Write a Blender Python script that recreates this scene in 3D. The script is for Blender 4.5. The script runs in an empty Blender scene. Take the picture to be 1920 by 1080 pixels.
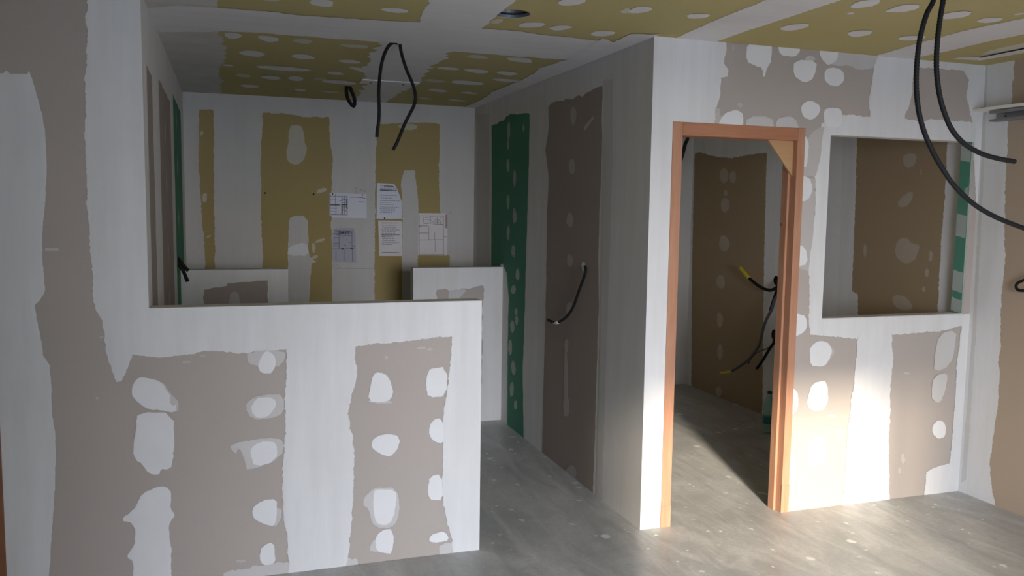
import bpy, bmesh, math, random
from mathutils import Vector, Matrix
from mathutils import noise as mnoise
S = bpy.context.scene
C = S.collection

# ------------------------------------------------------------------ camera
F_PX, YAW, PITCH, ROLL, EYE = 1559.0, 0.3269, 0.0947, 0.0139, 1.6463
_cy, _sy, _cp, _sp = math.cos(YAW), math.sin(YAW), math.cos(PITCH), math.sin(PITCH)
FWD = Vector((_sy * _cp, _cy * _cp, -_sp))
_r0 = Vector((_cy, -_sy, 0)); _u0 = _r0.cross(FWD)
RGT = math.cos(ROLL) * _r0 + math.sin(ROLL) * _u0
UPV = -math.sin(ROLL) * _r0 + math.cos(ROLL) * _u0
CAM = Vector((0, 0, EYE))
cd = bpy.data.cameras.new('camera'); cam = bpy.data.objects.new('camera', cd); C.objects.link(cam)
cd.sensor_width = 36.0; cd.lens = 36.0 * F_PX / 1920.0; cd.clip_start = 0.05; cd.clip_end = 300
cam.matrix_world = Matrix(((RGT.x, UPV.x, -FWD.x, CAM.x), (RGT.y, UPV.y, -FWD.y, CAM.y),
                           (RGT.z, UPV.z, -FWD.z, CAM.z), (0, 0, 0, 1)))
S.camera = cam

# ------------------------------------------------------------------ sky, sun, exposure
SUN_ELEV = math.radians(17.2)
SUN_DIR = Vector((0.275, 1.0, 0)).normalized() * math.cos(SUN_ELEV) - Vector((0, 0, math.sin(SUN_ELEV)))
w = bpy.data.worlds.new('sky'); S.world = w; w.use_nodes = True
nt = w.node_tree; nt.nodes.clear()
wo = nt.nodes.new('ShaderNodeOutputWorld'); bg = nt.nodes.new('ShaderNodeBackground')
tc = nt.nodes.new('ShaderNodeTexCoord'); sx = nt.nodes.new('ShaderNodeSeparateXYZ'); sr = nt.nodes.new('ShaderNodeValToRGB')
nt.links.new(tc.outputs['Generated'], sx.inputs[0]); nt.links.new(sx.outputs[2], sr.inputs[0])
_e = sr.color_ramp.elements          # bright hazy sky: pale at the horizon, bluer overhead
_e[0].position = 0.0; _e[0].color = (0.96, 0.97, 1.03, 1); _e[1].position = 0.8; _e[1].color = (0.50, 0.64, 0.95, 1)
nt.links.new(sr.outputs[0], bg.inputs[0]); nt.links.new(bg.outputs[0], wo.inputs[0])
bg.inputs[1].default_value = 11.0
sd = bpy.data.lights.new('sun', 'SUN'); sun = bpy.data.objects.new('sun', sd); C.objects.link(sun)
sd.energy = 3.6; sd.angle = math.radians(4.4); sd.color = (1.0, 0.86, 0.68)
sun.rotation_euler = SUN_DIR.to_track_quat('-Z', 'Y').to_euler(); sun.location = (-2, -8, 6)
pd = bpy.data.lights.new('doorway_portal', 'AREA'); po = bpy.data.objects.new('doorway_portal', pd); C.objects.link(po)
pd.shape = 'RECTANGLE'; pd.size = 1.95; pd.size_y = 2.2; pd.cycles.is_portal = True
po.location = (1.625, -1.19, 1.1); po.rotation_euler = (math.radians(90), 0, 0)
S.view_settings.view_transform = 'Standard'; S.view_settings.look = 'None'
S.view_settings.gamma = 1.0; S.view_settings.use_curve_mapping = False
S.view_settings.exposure = 1.15
S.cycles.max_bounces = 14; S.cycles.diffuse_bounces = 8; S.cycles.transparent_max_bounces = 16
S.cycles.use_denoising = True

# ------------------------------------------------------------------ dimensions (metres)
H = 2.5
YF = 3.735          # front wall plane (counter wall and door wall)
TF = 0.085
XP = 1.984          # dark partition face
XL = -0.327         # recess left wall
XR = 4.11           # right wall
YB = 6.9            # far wall
XH, ZC = 1.117, 1.215
YS = -1.0           # street facade
OX0, OX1, OZ = 0.65, 2.6, 2.2   # street door opening
XO = -3.2           # outer left wall
DX0, DX1, DZ = 2.1014, 2.8936, 2.0926
WX0, WX1, WZ0, WZ1 = 3.0593, 4.0579, 1.0694, 2.0667

# ------------------------------------------------------------------ helpers
def at(px, py, axis, val):
    v = FWD + RGT * ((px - 960) / F_PX) - UPV * ((py - 540) / F_PX)
    t = (val - CAM[axis]) / v[axis]
    return CAM + v * t

def new_obj(name, me, mat=None, parent=None):
    o = bpy.data.objects.new(name, me); C.objects.link(o)
    if mat is not None:
        for m in (mat if isinstance(mat, (list, tuple)) else [mat]): me.materials.append(m)
    if parent: o.parent = parent
    return o

def from_bm(name, bm, mat=None, parent=None, smooth=False):
    me = bpy.data.meshes.new(name); bm.normal_update(); bm.to_mesh(me); bm.free()
    if smooth:
        for p in me.polygons: p.use_smooth = True
    return new_obj(name, me, mat, parent)

def tag(o, label, cat, group=None):
    o['label'] = label; o['category'] = cat
    if group: o['group'] = group
    return o

def struct(o, label=None):
    o['kind'] = 'structure'
    if label: o['label'] = label
    return o

def box(bm, x0, x1, y0, y1, z0, z1, mi=0):
    v = [bm.verts.new(p) for p in ((x0,y0,z0),(x1,y0,z0),(x1,y1,z0),(x0,y1,z0),(x0,y0,z1),(x1,y0,z1),(x1,y1,z1),(x0,y1,z1))]
    for f in ((0,3,2,1),(4,5,6,7),(0,1,5,4),(1,2,6,5),(2,3,7,6),(3,0,4,7)):
        bm.faces.new([v[i] for i in f]).material_index = mi
    return v

def bevel(bm, w=0.003, seg=2):
    bmesh.ops.bevel(bm, geom=list(bm.edges), offset=w, segments=seg, affect='EDGES', profile=0.5)

def box_obj(name, b, mat, parent=None, bev=0.0):
    bm = bmesh.new(); box(bm, *b)
    if bev: bevel(bm, bev)
    return from_bm(name, bm, mat, parent)

def empty(name, loc=(0, 0, 0)):
    o = bpy.data.objects.new(name, None); C.objects.link(o); o.location = loc; o.empty_display_size = 0.1
    return o

def grid_wall(name, us, vs, hole, n0, n1, axis, mats, front=-1, side_mi=1, front_mi=0, back_mi=1, skip=None):
    """slab between n0 and n1 along `axis`, cut into cells; cells where hole(uc, vc) are open."""
    bm = bmesh.new(); cache = {}
    def V(u, v, n):
        k = (round(u, 5), round(v, 5), round(n, 5))
        if k not in cache:
            p = (n, u, v) if axis == 0 else (u, n, v) if axis == 1 else (u, v, n)
            cache[k] = bm.verts.new(p)
        return cache[k]
    nu, nv = len(us) - 1, len(vs) - 1
    solid = lambda i, j: 0 <= i < nu and 0 <= j < nv and not hole((us[i]+us[i+1])/2, (vs[j]+vs[j+1])/2)
    for i in range(nu):
        for j in range(nv):
            if not solid(i, j): continue
            u0, u1, v0, v1 = us[i], us[i+1], vs[j], vs[j+1]
            for n in (n0, n1):
                f = bm.faces.new([V(u0,v0,n), V(u1,v0,n), V(u1,v1,n), V(u0,v1,n)])
                f.material_index = front_mi if (n == n0) == (front < 0) else back_mi
            for (a, b, ni, nj) in (((u0,v0),(u1,v0),i,j-1), ((u1,v0),(u1,v1),i+1,j), ((u1,v1),(u0,v1),i,j+1), ((u0,v1),(u0,v0),i-1,j)):
                if not solid(ni, nj):
                    f = bm.faces.new([V(*a,n0), V(*b,n0), V(*b,n1), V(*a,n1)]); f.material_index = side_mi
    bmesh.ops.recalc_face_normals(bm, faces=bm.faces)
    return struct(from_bm(name, bm, mats))

# ------------------------------------------------------------------ materials
def mat(name, color, rough=0.8, metal=0.0, spec=0.3):
    m = bpy.data.materials.new(name); m.use_nodes = True
    b = m.node_tree.nodes['Principled BSDF']
    b.inputs['Base Color'].default_value = (*color, 1); b.inputs['Roughness'].default_value = rough
    b.inputs['Metallic'].default_value = metal; b.inputs['Specular IOR Level'].default_value = spec
    return m, m.node_tree, b

def nd(t, kind, **kw):
    n = t.nodes.new(kind)
    for k, v in kw.items():
        if k in n.inputs: n.inputs[k].default_value = v
        else: setattr(n, k, v)
    return n

def coords(t, scale=(1, 1, 1)):
    g = nd(t, 'ShaderNodeTexCoord'); m = nd(t, 'ShaderNodeMapping'); m.inputs['Scale'].default_value = scale
    t.links.new(g.outputs['Object'], m.inputs[0]); return m.outputs[0]

def mixcol(t, fac, a, b, mode='MIX'):
    n = nd(t, 'ShaderNodeMix', data_type='RGBA', blend_type=mode)
    for s, v in ((0, fac), (6, a), (7, b)):
        if hasattr(v, 'is_linked'): t.links.new(v, n.inputs[s])
        elif isinstance(v, (int, float)): n.inputs[s].default_value = v
        else: n.inputs[s].default_value = (*v, 1)
    return n.outputs[2]

def ramp(t, src, stops):
    r = nd(t, 'ShaderNodeValToRGB'); e = r.color_ramp.elements
    while len(e) < len(stops): e.new(0.5)
    for k, (p, c) in enumerate(stops): e[k].position = p; e[k].color = (c, c, c, 1) if isinstance(c, (int, float)) else (*c, 1)
    t.links.new(src, r.inputs[0]); return r.outputs[0]

def bump(t, b, src, strength, dist=0.002):
    n = nd(t, 'ShaderNodeBump', Strength=strength, Distance=dist); t.links.new(src, n.inputs['Height']); t.links.new(n.outputs[0], b.inputs['Normal'])

def board_mat(name, col, alt, blot=0.35):
    m, t, b = mat(name, col, 0.9, 0, 0.15)
    n1 = nd(t, 'ShaderNodeTexNoise', Scale=1.6, Detail=6.0, Roughness=0.6); t.links.new(coords(t), n1.inputs['Vector'])
    n2 = nd(t, 'ShaderNodeTexNoise', Scale=220.0, Detail=3.0); t.links.new(coords(t), n2.inputs['Vector'])
    c = mixcol(t, ramp(t, n1.outputs[0], [(0.35, 0.0), (0.68, blot)]), col, alt)
    c = mixcol(t, ramp(t, n2.outputs[0], [(0.3, 0.0), (0.7, 0.12)]), c, tuple(x * 0.75 for x in col))
    t.links.new(c, b.inputs['Base Color']); bump(t, b, n2.outputs[0], 0.15, 0.001)
    return m

def plaster_mat(name, col, stretch=(5, 5, 0.5), alpha=None, thin=1.0, dirt=0.25, dirtcol=(0.5, 0.47, 0.43)):
    m, t, b = mat(name, col, 0.75, 0, 0.25)
    n1 = nd(t, 'ShaderNodeTexNoise', Scale=2.2, Detail=8.0, Roughness=0.65); t.links.new(coords(t, stretch), n1.inputs['Vector'])
    n2 = nd(t, 'ShaderNodeTexNoise', Scale=1.7, Detail=5.0, Roughness=0.6); t.links.new(coords(t), n2.inputs['Vector'])
    n3 = nd(t, 'ShaderNodeTexNoise', Scale=90.0, Detail=4.0, Roughness=0.6); t.links.new(coords(t), n3.inputs['Vector'])
    c = mixcol(t, ramp(t, n1.outputs[0], [(0.3, dirt), (0.62, 0.0)]), col, dirtcol)
    c = mixcol(t, ramp(t, n2.outputs[0], [(0.38, dirt * 0.8), (0.6, 0.0)]), c, tuple(x * 0.8 for x in col))
    t.links.new(c, b.inputs['Base Color']); bump(t, b, n1.outputs[0], 0.12, 0.004)
    if alpha:
        a = nd(t, 'ShaderNodeAttribute', attribute_name='coat')
        n4 = nd(t, 'ShaderNodeTexNoise', Scale=38.0, Detail=4.0, Roughness=0.6); t.links.new(coords(t), n4.inputs['Vector'])
        mm = nd(t, 'ShaderNodeMath', operation='MULTIPLY_ADD'); t.links.new(n4.outputs[0], mm.inputs[0]); mm.inputs[1].default_value = 1.5
        t.links.new(a.outputs['Fac'], mm.inputs[2])
        gt = nd(t, 'ShaderNodeMath', operation='GREATER_THAN'); t.links.new(mm.outputs[0], gt.inputs[0]); gt.inputs[1].default_value = 0.95
        t.links.new(gt.outputs[0], b.inputs['Alpha'])
    return m

TAN = (0.43, 0.385, 0.345)
M_tan = board_mat('tan_board_paper', TAN, (0.47, 0.40, 0.37))
M_warm = board_mat('warm_board_paper', (0.42, 0.335, 0.25), (0.45, 0.345, 0.265))
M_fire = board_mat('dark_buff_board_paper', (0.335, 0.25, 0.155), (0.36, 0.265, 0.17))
M_brown = board_mat('brown_board_paper', (0.34, 0.285, 0.25), (0.37, 0.32, 0.28))
M_olive = board_mat('olive_board_paper', (0.47, 0.405, 0.18), (0.50, 0.40, 0.24))
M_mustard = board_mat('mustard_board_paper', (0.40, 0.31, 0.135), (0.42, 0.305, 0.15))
M_green = board_mat('green_board_paper', (0.085, 0.25, 0.17), (0.11, 0.26, 0.20))
WHITE = (0.71, 0.70, 0.685)
M_base = plaster_mat('skimmed_plaster', WHITE, dirt=0.3)
M_band = plaster_mat('joint_compound', (0.72, 0.72, 0.715), alpha=True, dirt=0.34, dirtcol=(0.52, 0.50, 0.475))
M_bandn = plaster_mat('grey_compound_recess_shade', (0.61, 0.585, 0.55), alpha=True, dirt=0.3)  # greyer compound; shade of the recess is also put into its colour
M_bandx = plaster_mat('joint_compound_ceiling', (0.72, 0.70, 0.69), stretch=(1.2, 4, 1), alpha=True, dirt=0.25)
M_grub = plaster_mat('grubby_ceiling_plaster', (0.60, 0.58, 0.54), stretch=(2, 2, 2), alpha=True, dirt=0.45, dirtcol=(0.42, 0.40, 0.34))
M_dab = plaster_mat('screw_filler', (0.74, 0.74, 0.74), stretch=(3, 3, 3), alpha=True, dirt=0.12)
M_thin = plaster_mat('thin_filler_on_tan', (0.57, 0.555, 0.54), stretch=(3, 3, 3), alpha=True, dirt=0.25, dirtcol=(0.46, 0.43, 0.40))
M_faint = plaster_mat('faint_filler_on_tan', (0.50, 0.47, 0.44), stretch=(3, 3, 3), alpha=True, dirt=0.15)
M_shade = plaster_mat('plaster_painted_shade', (0.60, 0.585, 0.565), alpha=True, dirt=0.3)  # darker plaster copy with corner shade put into the colour
M_thinm = plaster_mat('thin_filler_on_mustard', (0.56, 0.52, 0.42), stretch=(3, 3, 3), alpha=True, dirt=0.25, dirtcol=(0.50, 0.43, 0.28))
M_thinc = plaster_mat('thin_filler_on_olive', (0.60, 0.57, 0.47), stretch=(1.2, 4, 1), alpha=True, dirt=0.2)
M_thinb = plaster_mat('thin_filler_on_brown', (0.45, 0.42, 0.39), stretch=(3, 3, 3), alpha=True, dirt=0.2, dirtcol=(0.38, 0.34, 0.31))
M_thinf = plaster_mat('thin_filler_on_buff', (0.43, 0.365, 0.285), stretch=(3, 3, 3), alpha=True, dirt=0.2, dirtcol=(0.37, 0.30, 0.22))
M_thing = plaster_mat('thin_filler_on_green', (0.40, 0.45, 0.41), stretch=(3, 3, 3), alpha=True, dirt=0.2, dirtcol=(0.3, 0.38, 0.33))

def wood_mat(name, c0, c1, axis=2, scale=7.0):
    m, t, b = mat(name, c0, 0.6, 0, 0.3)
    sc = [scale * 3] * 3; sc[axis] = scale * 0.25
    n1 = nd(t, 'ShaderNodeTexNoise', Scale=1.6, Detail=6.0, Roughness=0.6, Distortion=0.6); t.links.new(coords(t, sc), n1.inputs['Vector'])
    c = mixcol(t, ramp(t, n1.outputs[0], [(0.3, 0.0), (0.7, 1.0)]), c0, c1)
    v = nd(t, 'ShaderNodeTexVoronoi', Scale=3.2); t.links.new(coords(t, [1.6, 1.6, 1.6]), v.inputs['Vector'])
    c = mixcol(t, ramp(t, v.outputs['Distance'], [(0.04, 0.8), (0.075, 0.0)]), c, (0.16, 0.06, 0.03))
    t.links.new(c, b.inputs['Base Color']); bump(t, b, n1.outputs[0], 0.1, 0.001)
    return m
M_wood = wood_mat('reddish_pine', (0.42, 0.20, 0.115), (0.50, 0.27, 0.17))
M_woodx = wood_mat('reddish_pine_rail', (0.38, 0.155, 0.08), (0.46, 0.215, 0.125), axis=0)
M_ply = wood_mat('pale_plywood', (0.47, 0.27, 0.13), (0.52, 0.32, 0.165), axis=0, scale=4)
M_brownwood = wood_mat('dark_stained_wood', (0.22, 0.09, 0.045), (0.28, 0.12, 0.06))

def floor_mat():
    m, t, b = mat('power_floated_concrete', (0.4, 0.4, 0.39), 0.5, 0, 0.4)
    n1 = nd(t, 'ShaderNodeTexNoise', Scale=1.1, Detail=9.0, Roughness=0.7, Distortion=1.0); t.links.new(coords(t), n1.inputs['Vector'])
    def streak(rot, sc, scale, seed):
        g = nd(t, 'ShaderNodeTexCoord'); mp = nd(t, 'ShaderNodeMapping'); mp.inputs['Scale'].default_value = sc
        mp.inputs['Rotation'].default_value = (0, 0, math.radians(rot)); mp.inputs['Location'].default_value = (seed, seed*.7, 0)
        n = nd(t, 'ShaderNodeTexNoise', Scale=scale, Detail=7.0, Roughness=0.6, Distortion=2.2)
        t.links.new(g.outputs['Object'], mp.inputs[0]); t.links.new(mp.outputs[0], n.inputs['Vector']); return n.outputs[0]
    s1 = streak(24, (2.6, .8, 1), 1.1, 3.1); s2 = streak(-52, (3.2, 0.9, 1), 1.2, 7.7); s3 = streak(38, (3.4, .8, 1), 1.3, 1.3)
    n4 = nd(t, 'ShaderNodeTexNoise', Scale=45.0, Detail=5.0, Roughness=0.7); t.links.new(coords(t), n4.inputs['Vector'])
    c = mixcol(t, ramp(t, n1.outputs[0], [(0.36, 0.0), (0.62, 1.0)]), (0.36, 0.368, 0.36), (0.52, 0.515, 0.495))
    c = mixcol(t, ramp(t, s1, [(0.5, 0.0), (0.68, 0.55)]), c, (0.66, 0.65, 0.625))
    c = mixcol(t, ramp(t, s2, [(0.52, 0.0), (0.72, 0.5)]), c, (0.63, 0.62, 0.60))
    c = mixcol(t, ramp(t, s3, [(0.5, 0.0), (0.66, 0.45)]), c, (0.27, 0.278, 0.272))
    c = mixcol(t, ramp(t, n4.outputs[0], [(0.42, 0.0), (0.75, 0.4)]), c, (0.28, 0.285, 0.28))
    def specks(scale, r0, r1, lo, hi, col, c):
        v = nd(t, 'ShaderNodeTexVoronoi', Scale=scale, Randomness=1.0); nz = nd(t, 'ShaderNodeTexNoise', Scale=scale*2.5, Detail=2.0)
        t.links.new(coords(t), nz.inputs['Vector']); ad = nd(t, 'ShaderNodeVectorMath', operation='MULTIPLY_ADD')
        t.links.new(nz.outputs['Color'], ad.inputs[0]); ad.inputs[1].default_value = (.05, .05, 0); t.links.new(coords(t), ad.inputs[2]); t.links.new(ad.outputs[0], v.inputs['Vector'])
        sp = nd(t, 'ShaderNodeMath', operation='MULTIPLY'); t.links.new(ramp(t, v.outputs['Distance'], [(r0, 0.95), (r1, 0.0)]), sp.inputs[0])
        pick = nd(t, 'ShaderNodeSeparateColor'); t.links.new(v.outputs['Color'], pick.inputs[0])
        t.links.new(ramp(t, pick.outputs[0], [(lo, 0.0), (hi, 1.0)]), sp.inputs[1]); return mixcol(t, sp.outputs[0], c, col)
    c = specks(6.0, 0.10, 0.16, 0.66, 0.70, (0.74, 0.73, 0.70), c)
    c = specks(17.0, 0.12, 0.20, 0.78, 0.82, (0.76, 0.75, 0.72), c)
    t.links.new(c, b.inputs['Base Color'])
    t.links.new(ramp(t, n1.outputs[0], [(0.3, 0.32), (0.7, 0.6)]), b.inputs['Roughness']); bump(t, b, n4.outputs[0], 0.12, 0.002)
    return m
M_floor = floor_mat()
M_black = mat('black_corrugated_plastic', (0.013, 0.013, 0.014), 0.6, 0, 0.15)[0]
M_greycable = mat('grey_cable_sheath', (0.10, 0.10, 0.12), 0.5)[0]
M_yellow = mat('yellow_tape', (0.55, 0.47, 0.03), 0.5)[0]
M_whitetape = mat('white_tape', (0.75, 0.74, 0.72), 0.6)[0]
M_hole = mat('dark_cavity', (0.015, 0.014, 0.013), 0.95, 0, 0.0)[0]
M_steel = mat('galvanised_steel', (0.33, 0.34, 0.35), 0.45, 0.85, 0.5)[0]
M_duct = mat('dark_foil_duct', (0.16, 0.18, 0.21), 0.4, 0.7, 0.5)[0]
M_trim = plaster_mat('painted_board_edge', (0.76, 0.74, 0.67), dirt=0.2)
M_screw = mat('dark_screw', (0.03, 0.03, 0.03), 0.5, 0.6)[0]
M_paper = mat('white_paper', (0.74, 0.75, 0.82), 0.85)[0]
M_papergrey = mat('grey_print_paper', (0.46, 0.45, 0.52), 0.85)[0]
M_paperwarm = mat('warm_white_paper', (0.78, 0.73, 0.72), 0.85)[0]
M_ink = mat('printing_ink', (0.09, 0.09, 0.13), 0.9)[0]
M_inksoft = mat('soft_printing_ink', (0.30, 0.30, 0.36), 0.9)[0]
M_pencil = mat('pencil_line', (0.33, 0.31, 0.29), 0.9)[0]
M_red = mat('faded_red_print', (0.42, 0.27, 0.29), 0.9)[0]
M_street = mat('street_asphalt', (0.30, 0.30, 0.29), 0.9)[0]
M_blocker = mat('blocker_grey', (0.20, 0.205, 0.215), 0.9)[0]
def dimming_glass():  # tinted glass added to weaken part of the sun beam
    m, t, b = mat('sun_dimming_glass', (0.8, 0.8, 0.8), 0.2)
    out = t.nodes['Material Output']; tr = nd(t, 'ShaderNodeBsdfTransparent'); tr.inputs[0].default_value = (0.55, 0.55, 0.54, 1)
    gl = nd(t, 'ShaderNodeBsdfGlossy'); gl.inputs['Roughness'].default_value = 0.05
    mx = nd(t, 'ShaderNodeMixShader'); mx.inputs[0].default_value = 0.06
    t.links.new(tr.outputs[0], mx.inputs[1]); t.links.new(gl.outputs[0], mx.inputs[2]); t.links.new(mx.outputs[0], out.inputs[0])
    return m
M_glass = dimming_glass()
M_alu = mat('dark_aluminium', (0.12, 0.12, 0.13), 0.4, 0.6)[0]

# ------------------------------------------------------------------ patches of filler and bare board on a plane
class Plane:
    def __init__(s, parent, axis, val, sign, bounds):
        s.parent, s.axis, s.val, s.sign, s.b = parent, axis, val, sign, bounds; s.count = 0
        s.ua, s.va = [(1, 2), (0, 2), (0, 1)][axis]
    def uv(s, px, py):
        p = at(px, py, s.axis, s.val); return (p[s.ua], p[s.va])
    def pos(s, u, v, off):
        p = [0, 0, 0]; p[s.axis] = s.val + s.sign * off; p[s.ua] = u; p[s.va] = v; return p

def chaikin(p):
    out = []
    for i in range(len(p)):
        a, b = p[i], p[(i + 1) % len(p)]
        out.append((a[0]*.75 + b[0]*.25, a[1]*.75 + b[1]*.25)); out.append((a[0]*.25 + b[0]*.75, a[1]*.25 + b[1]*.75))
    return out

def clip_rect(P, b):
    for ax, lim, sg in ((0, b[0], 1), (0, b[1], -1), (1, b[2], 1), (1, b[3], -1)):
        out = []
        for i in range(len(P)):
            a, c = P[i-1], P[i]; ia, ic = (a[ax] - lim)*sg >= 0, (c[ax] - lim)*sg >= 0
            if ia != ic:
                t = (lim - a[ax])/(c[ax] - a[ax]); q = [a[0] + (c[0]-a[0])*t, a[1] + (c[1]-a[1])*t]; q[ax] = lim; out.append(tuple(q))
            if ic: out.append(c)
        P = out
        if not P: break
    return P

def on_edge(a, c, b):
    return any(abs(a[0] - x) < 1e-6 and abs(c[0] - x) < 1e-6 for x in b[:2]) or any(abs(a[1] - y) < 1e-6 and abs(c[1] - y) < 1e-6 for y in b[2:])

def ear_clip(pts):
    """triangles of a simple counter-clockwise outline (tolerates small self-crossings)"""
    idx = list(range(len(pts))); tris = []; ok = True
    cr = lambda a, b_, c: (pts[b_][0]-pts[a][0])*(pts[c][1]-pts[a][1]) - (pts[b_][1]-pts[a][1])*(pts[c][0]-pts[a][0])
    def best(strict):
        n = len(idx)
        for k in range(n):
            a, b_, c = idx[k-1], idx[k], idx[(k+1) % n]
            if cr(a, b_, c) <= (1e-12 if strict else -1e9): continue
            if strict:
                x0, x1 = min(pts[a][0], pts[b_][0], pts[c][0]), max(pts[a][0], pts[b_][0], pts[c][0])
                y0, y1 = min(pts[a][1], pts[b_][1], pts[c][1]), max(pts[a][1], pts[b_][1], pts[c][1])
                bad = False
                for q in idx:
                    if q in (a, b_, c) or not (x0 <= pts[q][0] <= x1 and y0 <= pts[q][1] <= y1): continue
                    if pts[q] in (pts[a], pts[b_], pts[c]): continue
                    if cr(a, b_, q) >= 0 and cr(b_, c, q) >= 0 and cr(c, a, q) >= 0: bad = True; break
                if bad: continue
            return k
        return None
    while len(idx) > 3:
        k = best(True); keep = True
        if k is None:
            ok = False                                  # only slivers and crossings left: drop the flattest corner
            n = len(idx); k = min(range(n), key=lambda q: abs(cr(idx[q-1], idx[q], idx[(q+1) % n]))); keep = cr(idx[k-1], idx[k], idx[(k+1) % n]) > 1e-12
        if keep: tris.append((idx[k-1], idx[k], idx[(k+1) % len(idx)]))
        idx.pop(k)
    tris.append(tuple(idx)); return tris, ok

def patch(pl, pts, m, layer=1, name='plaster_band', rim=0.016, amp=0.003, seg=0.03, smooth=0, world=False, b=None, seed=None, label=None):
    b = b or pl.b
    P = [tuple(p) for p in pts] if world else [pl.uv(*p) for p in pts]
    for _ in range(smooth): P = chaikin(P)
    P = clip_rect(P, b)
    if len(P) < 3: return None
    area = sum(P[i][0]*P[(i+1) % len(P)][1] - P[(i+1) % len(P)][0]*P[i][1] for i in range(len(P)))
    if area < 0: P.reverse()
    Q = []
    for i in range(len(P)):
        a, c = P[i], P[(i + 1) % len(P)]
        d = math.hypot(c[0]-a[0], c[1]-a[1])
        if d < 1e-4: continue
        n = max(1, min(80, int(d / seg))) if not on_edge(a, c, b) else 1
        for k in range(n): Q.append((a[0] + (c[0]-a[0])*k/n, a[1] + (c[1]-a[1])*k/n))
    N = len(Q); nrm = []
    for i in range(N):
        a, c = Q[i-1], Q[(i+1) % N]; dx, dy = c[0]-a[0], c[1]-a[1]; l = math.hypot(dx, dy) or 1
        nrm.append((-dy/l, dx/l))                       # inward for counter-clockwise
    sd = random.random()*50 if seed is None else seed
    for kr, ka in ((1, 1), (.6, 1), (.6, .6), (.35, .5), (.2, .3), (.1, .1), (.02, 0)):
        out, inn, fl = [], [], []
        for i, (u, v) in enumerate(Q):
            j = amp * ka * (mnoise.noise(Vector((u*14, v*14, sd))) * 1.6 + mnoise.noise(Vector((u*60, v*60, sd))))
            f = min(abs(u - b[0]), abs(u - b[1]), abs(v - b[2]), abs(v - b[3])) < 1e-6
            if not f: u += nrm[i][0]*j; v += nrm[i][1]*j
            cu, cv = min(max(u, b[0]), b[1]), min(max(v, b[2]), b[3])
            fl.append(f); out.append((cu, cv))
        for i in range(N):
            u, v = out[i]
            if not fl[i]:
                u += nrm[i][0]*rim*kr; v += nrm[i][1]*rim*kr
                u = min(max(u, b[0]), b[1]); v = min(max(v, b[2]), b[3])
            inn.append((u, v))
        tris, ok = ear_clip(inn)
        X2 = lambda p, q, r_: (q[0]-p[0])*(r_[1]-p[1]) - (q[1]-p[1])*(r_[0]-p[0])
        poly = sum(inn[k-1][0]*inn[k][1] - inn[k][0]*inn[k-1][1] for k in range(N))
        if ok and abs(sum(abs(X2(*(inn[q] for q in t))) for t in tris) - poly) < 1e-7 + 1e-6*abs(poly): break
    else: print('CROSS', name, pts[:2])
    pl.count += 1; off = 0.0009 * layer + 0.000012 * pl.count     # every coat lies a hair proud of the one before
    verts = [pl.pos(u, v, off - (0 if fl[i] else 0.0004)) for i, (u, v) in enumerate(out)] + [pl.pos(u, v, off) for u, v in inn]
    ar = lambda a, b_, c: (inn[b_][0]-inn[a][0])*(inn[c][1]-inn[a][1]) - (inn[b_][1]-inn[a][1])*(inn[c][0]-inn[a][0])
    faces = [tuple(N + i for i in t) for t in tris if ar(*t) > 1e-9]
    for i in range(N):
        k = (i + 1) % N
        if fl[i] and fl[k]: continue
        faces.append((i, k, N + k, N + i))
    me = bpy.data.meshes.new(name); me.from_pydata(verts, [], faces)
    bm = bmesh.new(); bm.from_mesh(me)
    for f in bm.faces:
        f.normal_update()
        if f.normal[pl.axis] * pl.sign < 0: f.normal_flip()
    bm.to_mesh(me); bm.free()
    at_ = me.attributes.new('coat', 'FLOAT', 'POINT')
    for i in range(len(me.vertices)): at_.data[i].value = 1.0 if i >= N or fl[i] else 0.0
    o = new_obj(name, me, m, pl.parent)
    if label: o['label'] = label
    return o

def dab(pl, pts, m=None, layer=3, **kw):
    kw.setdefault('rim', 0.007); kw.setdefault('amp', 0.003); kw.setdefault('seg', 0.012)
    return patch(pl, pts, m or M_dab, layer, kw.pop('name', 'plaster_dab'), smooth=kw.pop('smooth', 1), **kw)

def oval(pl, cx, cy, rx, ry, m=None, layer=3, **kw):
    r = random.Random(int(cx*31 + cy*7)); n = 9; tilt = kw.pop('skew', 0.0)
    pts = []
    for k in range(n):
        a = 2*math.pi*k/n + r.uniform(-.2, .2); s = r.uniform(.92, 1.22)
        pts.append((cx + rx*s*math.cos(a), cy + ry*s*math.sin(a) + tilt*rx*math.cos(a)))
    return dab(pl, pts, m, layer, smooth=2, **kw)

random.seed(5)
# ------------------------------------------------------------------ the shell
fl = struct(box_obj('floor', (XO, XR + .1, YS - .2, YB + .1, -0.12, 0.0), M_floor))
gr = struct(box_obj('ground', (-40, 40, -60, YS - .2, -0.14, -0.02), M_street))

blk = struct(box_obj('sky_blocker', (6.5, 15, -18, -4.5, -0.02, 6.0), M_blocker))  # unseen block added to keep sky light off the low left wall

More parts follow.
